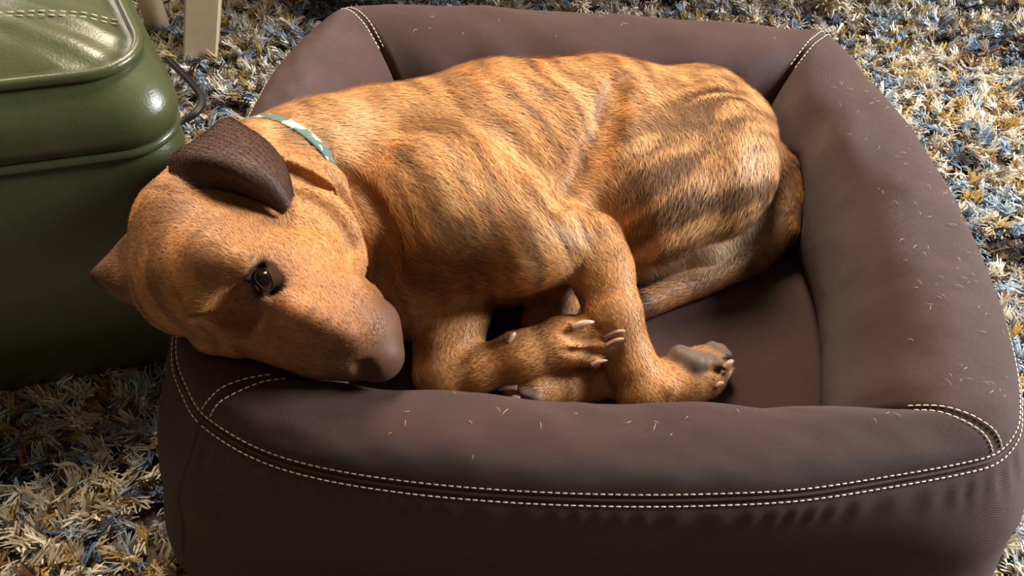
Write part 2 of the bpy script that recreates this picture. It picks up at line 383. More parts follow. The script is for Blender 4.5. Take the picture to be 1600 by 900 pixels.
# ---- low table behind (its left leg shows, its top shades the rug)
m_cream = plain('cream_paint', (0.66, 0.52, 0.34), 0.45, scale=25, var=0.05)
def box(lo, hi, bev=0.003):
    lo, hi = np.array(lo, float), np.array(hi, float)
    xs = lambda k: [(lo[k], lo[k] + bev), (hi[k], hi[k] - bev)]
    V = []; idx = {}
    for sx in (0, 1):
        for sy in (0, 1):
            for sz in (0, 1):
                c = [xs(0)[sx], xs(1)[sy], xs(2)[sz]]
                for ax in range(3):
                    idx[(sx, sy, sz, ax)] = len(V); V.append([c[k][0] if k == ax else c[k][1] for k in range(3)])
    F4 = []; F3 = []
    for ax in range(3):
        o1, o2 = [k for k in range(3) if k != ax]
        for s in (0, 1):
            def q(a, b): t = [0, 0, 0]; t[ax] = s; t[o1] = a; t[o2] = b; return (*t, ax)
            f = [idx[q(0, 0)], idx[q(1, 0)], idx[q(1, 1)], idx[q(0, 1)]]
            F4.append(f if (s == 1) == (ax != 1) else f[::-1])
        for a in (0, 1):
            for b in (0, 1):
                e = []
                for s in (0, 1):
                    t = [0, 0, 0]; t[ax] = s; t[o1] = a; t[o2] = b; e.append(tuple(t))
                F4.append([idx[(*e[0], o1)], idx[(*e[0], o2)], idx[(*e[1], o2)], idx[(*e[1], o1)]])
    for sx in (0, 1):
        for sy in (0, 1):
            for sz in (0, 1): F3.append([idx[(sx, sy, sz, k)] for k in range(3)])
    return np.array(V), [np.array(F4), np.array(F3)]
tb = tag(empty('low_table', (-0.632, 0.772, 0), math.radians(11)), 'cream painted low table with square splayed legs standing on the rug behind the dog bed', 'table')
for (x, y) in [(0, 0), (1.75, 0), (0, .87), (1.75, .87)]:
    V, f = box((x, y, 0.002), (x + .054, y + .054, .30)); V[:, 0] += (.30 if x == 0 else -.30) * V[:, 2]; mesh_obj('leg', V, f, m_cream, tb, smooth=False)
V, f = box((-.0, -.02, .30), (1.81, .95, .33), .005); mesh_obj('table_top', V, f, m_cream, tb, smooth=False)
V, f = box((.150, .012, .25), (1.66, .032, .299)); mesh_obj('apron', V, f, m_cream, tb, smooth=False)

# ---- round-legged stool behind the ottoman
st = tag(empty('stool', (-0.70, 0.87, 0)), 'cream stool on rounded legs standing behind the green ottoman', 'stool')
zz = np.linspace(0.002, .44, 8)
for (x, y) in [(0, 0), (-.27, 0.02), (-.06, .27), (-.30, .29)]:
    V, f = tube(np.stack([np.full(8, x), np.full(8, y), zz], -1), np.linspace(.019, .025, 8), 20); mesh_obj('leg', V, f, m_cream, st)
a = np.linspace(0, 2 * np.pi, 48, endpoint=False)
prof = [(0.001, .44), (.165, .44), (.173, .447), (.175, .458), (.17, .468), (.15, .472), (0.001, .475)]
V = np.array([[-.160 + r * math.cos(t), .145 + r * math.sin(t), z] for t in a for (r, z) in prof])
mesh_obj('seat', V, grid_faces(48, 7, True), m_cream, st)

# ---- power cord
P = catmull([un(262, 92, .02), un(282, 112, .03), un(303, 134, .032), un(316, 156, .03), un(306, 176, .028), un(284, 190, .022), un(262, 205, .02)], 60)
V, f = tube(P, 0.0058, 10)
tag(mesh_obj('power_cord', V, f, plain('cord_rubber', (0.012, 0.011, 0.010), 0.5)), 'black power cord curling over the rug beside the green ottoman', 'cord')
# ---- bits of fluff on the rug
m_fluff = plain('fluff', (0.62, 0.50, 0.36), 0.95, scale=80)
def fluff(c, r, label):
    n = 90; P = rng.normal(0, 1, (n, 3)); P /= np.linalg.norm(P, axis=1)[:, None]; Vs = []; Fs = []; k = 0
    for d in P:
        a0 = np.array(c) + d * r * .2; q = catmull([a0, a0 + d * r * .5 + rng.normal(0, r * .12, 3), a0 + d * r * .9 + rng.normal(0, r * .25, 3)], 5)
        q[:, 2] = np.maximum(q[:, 2], .012); v, fs = tube(q, [r * .13, r * .13, r * .11, r * .08, r * .03], 5); Vs.append(v); Fs.append([x + k for x in fs]); k += len(v)
    tag(mesh_obj('fluff_tuft', np.vstack(Vs), [np.concatenate([x[i] for x in Fs]) for i in range(3)], m_fluff), label, 'fluff')
fluff(un(906, 9, .032), .016, 'small tuft of cream fluff on the shaded rug behind the dog bed')
fluff(un(1297, 2, .034), .026, 'large clump of cream fluff on the shaded rug beneath the table')
fluff(un(1180, 32, .03), .010, 'tiny pale scrap of fluff on the rug near the bed corner')

# ================================================================== GREEN OTTOMAN
def leather():
    mt, nt, b = new_mat('green_leather'); tc = nt.nodes.new('ShaderNodeTexCoord')
    n = nt.nodes.new('ShaderNodeTexNoise'); n.inputs['Scale'].default_value = 6; n.inputs['Detail'].default_value = 5
    r = nt.nodes.new('ShaderNodeValToRGB'); r.color_ramp.elements[0].color = (.030, .036, .012, 1); r.color_ramp.elements[1].color = (.062, .074, .028, 1)
    v = nt.nodes.new('ShaderNodeTexVoronoi'); v.inputs['Scale'].default_value = 420
    n2 = nt.nodes.new('ShaderNodeTexNoise'); n2.inputs['Scale'].default_value = 14; n2.inputs['Detail'].default_value = 3
    ad = nt.nodes.new('ShaderNodeMath'); ad.operation = 'MULTIPLY_ADD'; ad.inputs[1].default_value = 0.05
    bp = nt.nodes.new('ShaderNodeBump'); bp.inputs['Strength'].default_value = 0.35; bp.inputs['Distance'].default_value = 0.006
    for x in (n, v, n2): nt.links.new(tc.outputs['Object'], x.inputs['Vector'])
    nt.links.new(n.outputs['Fac'], r.inputs['Fac']); nt.links.new(r.outputs['Color'], b.inputs['Base Color'])
    nt.links.new(v.outputs['Distance'], ad.inputs[0]); nt.links.new(n2.outputs['Fac'], ad.inputs[2]); nt.links.new(ad.outputs[0], bp.inputs['Height'])
    nt.links.new(bp.outputs['Normal'], b.inputs['Normal']); b.inputs['Roughness'].default_value = 0.33
    return mt
m_lea = leather()
ot = tag(empty('ottoman', (-0.402, 0.272, 0), math.radians(17)), 'glossy green leather ottoman with piped edges beside the dog bed', 'ottoman')
OW, OD, ORAD = 0.62, 0.46, 0.06           # local: corner front-right at 0,0 ; runs to -x and +y
def outline(off_f, off_r, n_c=14, n_s=24, rad=ORAD):
    x0, x1, y0, y1 = -OW, off_r, -off_f, OD; r = rad
    cs = [((x1 - r, y0 + r), -90), ((x1 - r, y1 - r), 0), ((x0 + r, y1 - r), 90), ((x0 + r, y0 + r), 180)]; P = []
    for k, (c, a0) in enumerate(cs):
        for t in np.linspace(0, 90, n_c): P.append((c[0] + r * math.cos(math.radians(a0 + t)), c[1] + r * math.sin(math.radians(a0 + t))))
        nx = cs[(k + 1) % 4]; e = (nx[0][0] + r * math.cos(math.radians(nx[1])), nx[0][1] + r * math.sin(math.radians(nx[1])))
        for t in np.linspace(0, 1, n_s)[1:-1]: P.append((P[-1 if t == 0 else (k + 1) * n_c + k * (n_s - 2) - 1][0] * (1 - t) + e[0] * t, P[(k + 1) * n_c + k * (n_s - 2) - 1][1] * (1 - t) + e[1] * t))
    P = np.array(P); P[:, 0] -= .27 * (P[:, 1] + .0); return P
def osweep(rows, rad=ORAD):
    rings = []
    for (of, orr, z) in rows:
        o = outline(of, orr, rad=rad); rings.append(np.column_stack([o, np.full(len(o), z)]))
    V = np.stack(rings, 1); return V
ZT, ZM = .350, .285
low = [(.055, -.062, .008), (.066, -.050, .018), (.074, -.040, .05), (.074, -.032, .10), (.066, -.020, .16), (.054, -.004, .22), (.038, .008, .265), (.028, .002, ZM)]
V = osweep(low); nU = V.shape[0]; mesh_obj('lower_panel', V.reshape(-1, 3), grid_faces(nU, V.shape[1], True), m_lea, ot)
up = [(.028, .002, ZM), (.034, .010, ZM + .008), (.037, .014, ZM + .022), (.032, .013, ZM + .036), (.020, .008, ZM + .050), (.006, .001, ZT - .004), (.002, -.002, ZT)]
V = osweep(up); mesh_obj('upper_band', V.reshape(-1, 3), grid_faces(nU, V.shape[1], True), m_lea, ot)
ring = outline(.002, -.002); ctr = np.array([-OW / 2, OD / 2])
rows = []
for t, z in [(1, 0), (.97, -.004), (.93, .000), (.86, .008), (.75, .014), (.6, .019), (.45, .022), (.3, .024), (.15, .025), (0.002, .0255)]:
    q = ctr + (ring - ctr) * t; rows.append(np.column_stack([q, np.full(len(q), ZT + z)]))
V = np.stack(rows, 1)
wr = .0022 * np.sin(V[..., 0] * 120 + V[..., 1] * 160 + 5 * vnoise(V * 16)) * np.exp(-(((V[..., 0] + .09) / .07) ** 2 + ((V[..., 1] - .05) / .05) ** 2))
V[..., 2] += wr
mesh_obj('top_panel', V.reshape(-1, 3), grid_faces(nU, V.shape[1], True), m_lea, ot)
for (of, orr, z, r) in [(.004, .000, ZT + .001, .0052), (.032, .006, ZM, .0050)]:
    q = outline(of, orr); V, f = tube(np.column_stack([q, np.full(len(q), z)]), r, 10, True); mesh_obj('piping', V, f, m_lea, ot)
m_thread_t = plain('tan_thread', (.42, .38, .26), .8)
def stitches(paths, ln, gap, r, mat, name, parent):
    """rows of thread stitches along point paths, joined as one part"""
    Vs = []; Fs = [[], [], []]; k = 0
    for P in paths:
        P = np.asarray(P, float); s = np.concatenate([[0], np.cumsum(np.linalg.norm(np.diff(P, axis=0), axis=1))])
        for s0 in np.arange(0, s[-1] - ln, ln + gap):
            tt = s0 + ln * np.array([0, .25, .75, 1]); q = np.stack([np.interp(tt, s, P[:, j]) for j in range(3)], -1)
            if sample(q[1:3]).min() < .006: continue
            v, fs = tube(q, [r * .5, r, r, r * .5], 5); Vs.append(v)
            for i in range(3): Fs[i].append(fs[i] + k)
            k += len(v)
    return tag(mesh_obj(name, np.vstack(Vs), [np.concatenate(x) for x in Fs], mat, parent), kind='stuff')
P = np.array([[x, .074 + .006 * math.cos(x * 6), ZT + .0195 + .004 * math.cos((x + .31) * 4)] for x in np.linspace(-.58, -.03, 80)])
# drop the thread line onto the domed top
from mathutils.bvhtree import BVHTree
bv = BVHTree.FromPolygons([Vector(v) for v in np.stack(rows, 1).reshape(-1, 3)], grid_faces(nU, 10, True).tolist())
for i, p in enumerate(P):
    h_ = bv.ray_cast(Vector((p[0], p[1], 1)), Vector((0, 0, -1)))
    if h_[0]: P[i, 2] = h_[0].z + .0008
stitches([P, P + np.array([0, .007, 0])], .006, .0025, .0009, m_thread_t, 'stitching', ot)

# ================================================================== DOG BED
def canvas():
    mt, nt, b = new_mat('brown_canvas'); uv = nt.nodes.new('ShaderNodeUVMap'); uv.uv_map = 'UVMap'
    sx = nt.nodes.new('ShaderNodeSeparateXYZ'); nt.links.new(uv.outputs[0], sx.inputs[0])
    def math_(op, a, b_=None, c_=None):
        n = nt.nodes.new('ShaderNodeMath'); n.operation = op
        for i, v in enumerate((a, b_, c_)):
            if v is None: continue
            if isinstance(v, (int, float)): n.inputs[i].default_value = v
            else: nt.links.new(v, n.inputs[i])
        return n.outputs[0]
    U, Vv = sx.outputs[0], sx.outputs[1]
    tw = math_('SINE', math_('MULTIPLY', math_('ADD', U, math_('MULTIPLY', Vv, 1.7)), 2 * math.pi / .0022))      # twill rib
    def line(c, per):
        f = math_('ABSOLUTE', math_('SUBTRACT', math_('FRACT', math_('DIVIDE', c, per)), .5)); return math_('GREATER_THAN', f, .47)
    rip = math_('MAXIMUM', line(U, .0135), line(Vv, .0115))                                                          # ripstop threads
    h = math_('ADD', math_('MULTIPLY', tw, .18), math_('MULTIPLY', rip, .9))
    ns = nt.nodes.new('ShaderNodeTexNoise'); ns.inputs['Scale'].default_value = 18; ns.inputs['Detail'].default_value = 4
    tc = nt.nodes.new('ShaderNodeTexCoord'); nt.links.new(tc.outputs['Object'], ns.inputs['Vector'])
    h2 = math_('ADD', h, math_('MULTIPLY', ns.outputs['Fac'], 3.0))
    bp = nt.nodes.new('ShaderNodeBump'); bp.inputs['Strength'].default_value = .85; bp.inputs['Distance'].default_value = .0013
    nt.links.new(h2, bp.inputs['Height']); nt.links.new(bp.outputs['Normal'], b.inputs['Normal'])
    r = nt.nodes.new('ShaderNodeValToRGB'); r.color_ramp.elements[0].color = (.050, .0225, .0195, 1); r.color_ramp.elements[1].color = (.062, .0305, .0265, 1)
    r.color_ramp.elements[0].position = .3; r.color_ramp.elements[1].position = .7
    nt.links.new(ns.outputs['Fac'], r.inputs['Fac']); nt.links.new(r.outputs['Color'], b.inputs['Base Color'])
    b.inputs['Roughness'].default_value = .72; b.inputs['Sheen Weight'].default_value = .06; b.inputs['Specular IOR Level'].default_value = .3
    return mt
m_can = canvas()
bed = tag(empty('dog_bed', (0, 0, 0)), 'dark brown canvas dog bed with bolster rim and white topstitching', 'dog bed')
CORN = [(-.311, -.001), (.311, .002), (.313, .583), (-.311, .583)]
SIDES = [[(-.265, -.026), (-.213, -.040), (-.145, -.048), (-.069, -.051), (.007, -.050), (.074, -.046), (.148, -.038), (.225, -.022), (.279, -.009)],
         [(.335, .023), (.348, .048), (.360, .086), (.369, .135), (.374, .189), (.377, .257), (.374, .328), (.363, .407), (.342, .490)],
         [(.27, .593), (.156, .602), (.07, .606), (-.009, .607), (-.09, .607), (-.175, .606), (-.257, .600)],
         [(-.341, .532), (-.363, .457), (-.370, .395), (-.374, .328), (-.377, .257), (-.374, .189), (-.368, .135), (-.360, .088), (-.350, .052), (-.333, .024)]]
ICORN = [(-.212, .045), (.210, .046), (.216, .470), (-.216, .470)]
path = []; cidx = []
for k in range(4): cidx.append(len(path)); path.append(CORN[k]); path += SIDES[k]
NPP = 24
SP = catmull(np.array(path), len(path) * NPP, closed=True); cu = [c * NPP for c in cidx] + [len(SP)]
NS_ = len(SP)
IP = np.zeros_like(SP); FR = np.zeros(NS_); DM = np.zeros(NS_)
for k in range(4):
    a, b = cu[k], cu[k + 1]; seg = np.vstack([SP[a:b], SP[b % NS_]]); s = np.concatenate([[0], np.cumsum(np.linalg.norm(np.diff(seg, axis=0), axis=1))])
    t = s[:-1] / s[-1]; p, q = np.array(ICORN[k]), np.array(ICORN[(k + 1) % 4]); I = p + (q - p) * t[:, None]
    nrm = np.array([-(q - p)[1], (q - p)[0]]); nrm /= np.linalg.norm(nrm); I += nrm * ((.004 if k in (0, 2) else -.034) * np.sin(np.pi * t))[:, None]
    IP[a:b] = I; DM[a:b] = np.minimum(s[:-1], s[-1] - s[:-1])
ARC = np.concatenate([[0], np.cumsum(np.linalg.norm(np.diff(SP, axis=0), axis=1))])
TAN = np.roll(SP, -1, 0) - np.roll(SP, 1, 0); TAN /= np.linalg.norm(TAN, axis=1)[:, None]; OUT = np.stack([TAN[:, 1], -TAN[:, 0]], -1)
ZS = .22
TOPP = catmull([(0, ZS), (.06, .234), (.18, .2465), (.36, .252), (.56, .2495), (.75, .236), (.90, .210), (.975, .182), (1.0, .155), (.97, .125), (.88, .100), (.78, .085)], 52)
TOPI = TOPP[:int(np.argmax(TOPP[:, 0])) + 1]
def top_pt(iu, d, z, lift=0.0):
    """iu index array, d,z arrays broadcastable -> bolster surface"""
    S, I, dm = SP[iu], IP[iu], DM[iu]
    P2 = S + (I - S) * d[..., None]
    pin = np.exp(-(dm / .005) ** 2) * (.003 + .012 * sstep(.45, .8, d)) * sstep(0, .06, d)
    wide = np.exp(-(dm / .03) ** 2) * .005 * sstep(.3, .8, d)
    arc = ARC[iu]
    wv = .0030 * np.sin(arc * 38 + 2.0 * np.sin(arc * 11)) * sstep(.4, .85, d) + .0036 * (fbm(np.stack([arc * 20, d * 4, d * 0], -1), 2) - .5) * 2
    P3 = np.concatenate([P2, (z - pin - wide + wv * sstep(0, .15, d) + lift)[..., None]], -1)
    return P3
def bed_side_rows():
    # outer wall, (outward offset, z) from the floor to the seam
    return catmull([(-.030, .004), (-.004, .006), (.006, .020), (.010, .06), (.013, .11), (.013, .16), (.0115, .190), (.0075, .2095), (0, ZS)], 40)
iu = np.arange(NS_)
WALL = bed_side_rows()
Vw = np.zeros((NS_, len(WALL), 3)); CB = (.066 * np.exp(-(DM / .095) ** 2))[:, None] * (.55 * sstep(ZS, .14, WALL[None, :, 1]) + .45 * sstep(.15, .03, WALL[None, :, 1])) * sstep(-.035, .0, WALL[None, :, 0]); Vw[..., :2] = SP[:, None] + OUT[:, None] * (WALL[None, :, 0] + CB)[..., None]; Vw[..., 2] = WALL[None, :, 1]
pk = .0007 * np.sin(ARC * 300 + 3 * np.sin(ARC * 40))[:, None] * np.exp(-((ZS - .018 - WALL[None, :, 1]) / .012) ** 2)
Vw[..., :2] += OUT[:, None] * (pk + .006 * (fbm(np.stack([np.repeat(ARC[:, None] * 7, len(WALL), 1), np.repeat(WALL[None, :, 1] * 9, NS_, 0), np.zeros((NS_, len(WALL)))], -1), 2) - .5) * sstep(.22, .15, WALL[None, :, 1]))[..., None]
Vw = push(Vw)
wl = np.concatenate([[0], np.cumsum(np.linalg.norm(np.diff(WALL, axis=0), axis=1))])
uvw = np.stack(np.broadcast_arrays(ARC[:, None], wl[None]), -1).reshape(-1, 2)
mesh_obj('side_wall', Vw.reshape(-1, 3), grid_faces(NS_, len(WALL), True), m_can, bed, uv=uvw)
tl = np.concatenate([[0], np.cumsum(np.linalg.norm(np.diff(TOPP * np.array([.13, 1]), axis=0), axis=1))])
for k in range(4):
    idx = np.arange(cu[k], cu[k + 1] + 1) % NS_; n = len(idx)
    Vt = top_pt(np.repeat(idx[:, None], len(TOPP), 1), np.repeat(TOPP[None, :, 0], n, 0), np.repeat(TOPP[None, :, 1], n, 0))
    D_ = push(Vt) - Vt
    for _ in range(4):
        D_[1:-1] = (D_[:-2] + 2 * D_[1:-1] + D_[2:]) / 4; D_[:, 1:-1] = (D_[:, :-2] + 2 * D_[:, 1:-1] + D_[:, 2:]) / 4
    Vt = push(Vt + D_); ar = ARC[cu[k]] + np.concatenate([[0], np.cumsum(np.linalg.norm(np.diff(SP[idx], axis=0), axis=1))])
    mesh_obj('bolster', Vt.reshape(-1, 3), grid_faces(n, len(TOPP)), m_can, bed, uv=np.stack(np.broadcast_arrays(ar[:, None], tl[None]), -1).reshape(-1, 2))
# sleeping cushion
gx, gy = np.meshgrid(np.linspace(-.272, .272, 150), np.linspace(.02, .515, 130), indexing='ij')
gz = .103 + .010 * (1 - np.abs(gx / .28) ** 4) * (1 - np.abs((gy - .267) / .22) ** 4) + .004 * (fbm(np.stack([gx * 9, gy * 9, gx * 0], -1), 3) - .5)
Vc = push(np.stack([gx, gy, gz], -1), 14, down=True)
mesh_obj('cushion', Vc.reshape(-1, 3), grid_faces(150, 130), m_can, bed, uv=np.stack([gx, gy], -1).reshape(-1, 2))
# seam welt and stitches
welt = np.column_stack([SP + OUT * .0004, np.full(NS_, ZS + .0003)])
V, f = tube(push(welt), .0016, 8, True); mesh_obj('seam_welt', V, f, m_can, bed)
m_thread = plain('white_thread', (.80, .72, .58), .75)
ld = lambda d: (np.full(NS_, d), np.full(NS_, np.interp(d, TOPI[:, 0], TOPI[:, 1])))
d1, z1 = ld(.016); l_in = top_pt(iu, d1, z1, .0012)
zo = ZS - .0030; l_out = np.column_stack([SP + OUT * (np.interp(zo, WALL[:, 1], WALL[:, 0]) + .0012), np.full(NS_, zo)])
cl = lambda P: np.vstack([P, P[:1]])
stitches([push(cl(l_in)), push(cl(l_out))], .0042, .0014, .00062, m_thread, 'seam_stitching', bed)
mp = []
for k in range(4):
    for s in (-1, 1):
        d = np.linspace(.03, .70, 60); z = np.interp(d, TOPI[:, 0], TOPI[:, 1])
        ii = np.full(60, (cu[k] + s * 1) % NS_)
        # walk outwards from the mitre until 4 mm away
        j = cu[k]; 
        while DM[j % NS_] < .0042: j += s
        ii[:] = j % NS_; P = top_pt(ii, d, z, .0013); mp.append(push(P))
stitches(mp, .0042, .0014, .00062, m_thread, 'corner_stitching', bed)
# shed hairs on the canvas
m_hair = plain('shed_hair', (.62, .50, .36), .6)
Vs = []; Fs = [[], [], []]; kk = 0
for _ in range(110):
    side = rng.choice([0, 1, 1, 1, 1, 1, 2]); i0 = int(rng.uniform(cu[side] + 20, cu[side + 1] - 20)); d = rng.uniform(.1, .7)
    c = top_pt(np.array([i0]), np.array([d]), np.array([np.interp(d, TOPI[:, 0], TOPI[:, 1])]), .0012)[0]
    if sample(c[None])[0] < .012: continue
    a = rng.uniform(0, 2 * np.pi); L = rng.uniform(.003, .009); bend = rng.normal(0, .5)
    q = np.array([c + L * t * np.array([math.cos(a + bend * t), math.sin(a + bend * t), 0]) + np.array([0, 0, .0015 * math.sin(t * 3.1)]) for t in (0, .33, .66, 1)])
    v, fs = tube(q, [.00008, .00016, .00016, .00007], 4); Vs.append(v)
    for i in range(3): Fs[i].append(fs[i] + kk)
    kk += len(v)
tag(mesh_obj('shed_hairs', np.vstack(Vs), [np.concatenate(x) for x in Fs], m_hair), 'fine pale shed dog hairs scattered over the brown bolsters', 'hairs', kind='stuff')

# ================================================================== DOG
dog = tag(empty('dog', tuple(un(800, 300, .09))), None, 'dog')
dog['label'] = 'tan brindle short-haired dog in a collar, curled up with its head on the bed rim'
DOG0 = np.array(dog.location)
TAN_ = np.array([.62, .29, .095]); DARK = np.array([.11, .055, .030]); PALE = np.array([.80, .50, .24])
KP = {'trunk': (TAN_, DARK, .72), 'neck': (np.array([.52, .26, .095]), DARK, .60), 'shoulder': (TAN_, DARK, .72), 'thigh': (np.array([.58, .29, .11]), DARK, .82),
      'belly': (np.array([.56, .42, .28]), np.array([.34, .22, .13]), .5), 'tail': (np.array([.44, .21, .085]), np.array([.085, .045, .027]), .75),
      'foreleg': (np.array([.52, .245, .085]), np.array([.12, .055, .028]), .55), 'hindleg': (np.array([.52, .245, .085]), np.array([.12, .055, .028]), .55),
      'pad': (np.array([.085, .075, .07]), np.array([.05, .045, .042]), .5), 'head': (np.array([.50, .23, .082]), np.array([.13, .062, .032]), .68),
      'cheek': (np.array([.56, .25, .078]), np.array([.20, .09, .04]), .35), 'muzzle': (np.array([.40, .165, .058]), np.array([.12, .055, .03]), .5),
      'nose': (np.array([.052, .026, .019]), np.array([.022, .013, .010]), .9), 'fold': (np.array([.50, .24, .085]), np.array([.13, .065, .033]), .45)}
MUZ_A, MUZ_B = J(420, 455, .30), J(590, 545, .27)
def colour_flow(P, want_flow=False):
    P = np.asarray(P, np.float32); W = np.zeros(len(P)); Cc = np.zeros((len(P), 3)); Fl = np.zeros((len(P), 3)); Ln = np.zeros(len(P))
    big = fbm(P * 14 + 5, 2)
    for pr in PRIMS:
        d, _ = cone_d(P, pr['a'], pr['b'], pr['r1'], pr['r2'], pr['sq'])
        mk = d < .035
        if not mk.any(): continue
        wgt = np.exp(-np.maximum(d[mk], -.01) / (.0020 if pr['kind'] in ('pad', 'nose') else .007)) * (6 if pr['kind'] in ('pad', 'nose') else 1); p = P[mk]
        ax = pr['ax']; s = (p - pr['a']) @ ax; perp = p - np.outer(s, ax)
        q = perp * 12 + np.outer(s * 88, ax) + 3.1 * len(pr['kind'])
        q = q + (fbm(p * 22, 2)[:, None] - .5) * 1.5
        n = fbm(q, 3); base, dk, st = KP[pr['kind']]
        fine = vnoise(perp * 60 + np.outer(s * 300, ax))
        mask = sstep(.46, .60, n + .22 * (big[mk] - .5) + .16 * (fine - .5)) * st
        pale = sstep(.52, .32, n) * .6 * (pr['kind'] in ('trunk', 'thigh', 'shoulder', 'neck'))
        c = base + (PALE - base) * pale[:, None]; c = c + (dk - c) * mask[:, None]
        W[mk] += wgt; Cc[mk] += c * wgt[:, None]; Fl[mk] += pr['fl'] * wgt[:, None]
        Ln[mk] += wgt * {'trunk': .0105, 'neck': .0105, 'shoulder': .0095, 'thigh': .0105, 'belly': .012, 'tail': .0095, 'foreleg': .0055, 'hindleg': .0055, 'fold': .0042,
                         'head': .0050, 'cheek': .0055, 'muzzle': .0035, 'nose': 0.0, 'pad': 0.0}[pr['kind']]
    W = np.maximum(W, 1e-9); Cc /= W[:, None]; Ln /= W
    # dark mask towards the end of the muzzle, dark eye rims
    ab = MUZ_B - MUZ_A; t = ((P - MUZ_A) @ ab) / (ab @ ab); dist = np.linalg.norm(P - (MUZ_A + np.clip(t, 0, 1)[:, None] * ab), axis=1)
    mz = sstep(.30, 1.0, t + .30 * (fbm(P * 40, 2) - .5)) * sstep(.08, .06, dist) * .75
    Cc = Cc + (np.array([.095, .044, .025]) - Cc) * mz[:, None]
    er = np.linalg.norm(P - (EYE_C + EYE_N * .006), axis=1) + .005 * (vnoise(P * 120) - .5); e1 = sstep(.0175, .0125, er) * .9 + sstep(.034, .014, er) * .3
    Cc = Cc + (np.array([.03, .018, .013]) - Cc) * np.clip(e1, 0, 1)[:, None]
    Ln = Ln * sstep(.012, .018, er)
    return (Cc, Fl, Ln) if want_flow else Cc

# ---- ears (sheets with real thickness, part of the body mesh)
def ear(rows, n=36, mth=26, th=.0018):
    G = np.array([[hit(px, py, lf) for (px, py, lf) in r] for r in rows])        # rows root->tip, across front->rear
    A = np.stack([catmull(G[:, j], n) for j in range(G.shape[1])], 1)
    B = np.stack([catmull(A[i], mth) for i in range(n)], 0)
    du = np.gradient(B, axis=0); dv = np.gradient(B, axis=1); N = np.cross(du, dv); N /= np.linalg.norm(N, axis=-1, keepdims=True) + 1e-9
    if (N.mean((0, 1)) @ (CAM - B.mean((0, 1)))) < 0: N = -N
    ed = np.minimum(np.arange(mth), np.arange(mth)[::-1])[None, :, None]; t2 = th * np.minimum(1, .25 + ed / 3.0)
    T, U = (B + N * t2).reshape(-1, 3), (B - N * t2).reshape(-1, 3); k = n * mth; f = grid_faces(n, mth)
    e = [(i * mth, (i + 1) * mth) for i in range(n - 1)] + [((n - 1) * mth + j, (n - 1) * mth + j + 1) for j in range(mth - 1)] + [((i + 1) * mth + mth - 1, i * mth + mth - 1) for i in range(n - 1)]
    E_ = np.array([[a, b, b + k, a + k] for a, b in e])
    return np.vstack([T, U]), np.vstack([f, f[:, ::-1] + k, E_]), N.reshape(-1, 3)
earR = ear([[(300, 305, -.006), (278, 282, -.004), (285, 258, .004), (322, 235, .004), (345, 222, .000), (362, 215, -.006)],
            [(300, 300, -.002), (268, 262, .012), (280, 238, .034), (318, 214, .036), (345, 190, .020), (368, 190, .004)],
            [(322, 294, .001), (308, 262, .024), (318, 242, .042), (350, 218, .044), (376, 198, .032), (384, 204, .014)],
            [(362, 300, .002), (355, 280, .024), (366, 264, .042), (390, 240, .046), (410, 222, .036), (418, 224, .022)],
            [(408, 316, .004), (406, 306, .018), (414, 296, .032), (428, 278, .036), (441, 260, .030), (446, 262, .022)],
            [(440, 331, .008), (441, 330, .011), (445, 326, .016), (450, 317, .019), (455, 306, .017), (456, 303, .014)]])
earL = ear([[(236, 356, -.030), (230, 400, -.022), (232, 445, -.022), (248, 490, -.030)],
            [(204, 362, -.028), (196, 402, -.020), (198, 442, -.022), (214, 478, -.032)],
            [(176, 391, -.034), (172, 414, -.028), (175, 443, -.030), (190, 468, -.038)],
            [(150, 421, -.040), (148, 427, -.038), (151, 435, -.039), (158, 446, -.042)]])
EARS = []
Vall = [DV]; Fall = [DQ]; Call = [colour_flow(DV)]
k = len(DV)
for (ev, ef, en), c1 in ((earR, (.062, .030, .022)), (earL, (.20, .095, .05))):
    n = len(ev); cc = np.tile(np.array(c1), (n, 1)) * (0.8 + .5 * fbm(ev * 60, 2))[:, None]
    half = n // 2; t = np.repeat(np.linspace(0, 1, 36), 26); t = np.concatenate([t, t])
    ac = np.tile(np.linspace(0, 1, 26), 36); ac = np.concatenate([ac, ac])
    mixr = (sstep(.20, .0, t) * sstep(.22, .35, ac))[:, None]; cc = cc + (np.array([.46, .22, .085]) - cc) * mixr
    if c1[0] > .1: cc = cc + (np.array([.05, .03, .022]) - cc) * sstep(.75, 1, t)[:, None]
    tri = ef[: len(grid_faces(36, 26))]; EARS.append((ev, tri, cc))
    Vall.append(ev); Fall.append(ef + k); Call.append(cc); k += n
m_skin = vcol_mat('dog_coat', .55, .25)
BV, BF, BC = np.vstack(Vall), np.vstack(Fall), np.vstack(Call)
body = mesh_obj('body', BV - DOG0, BF, m_skin, dog, colr=BC)
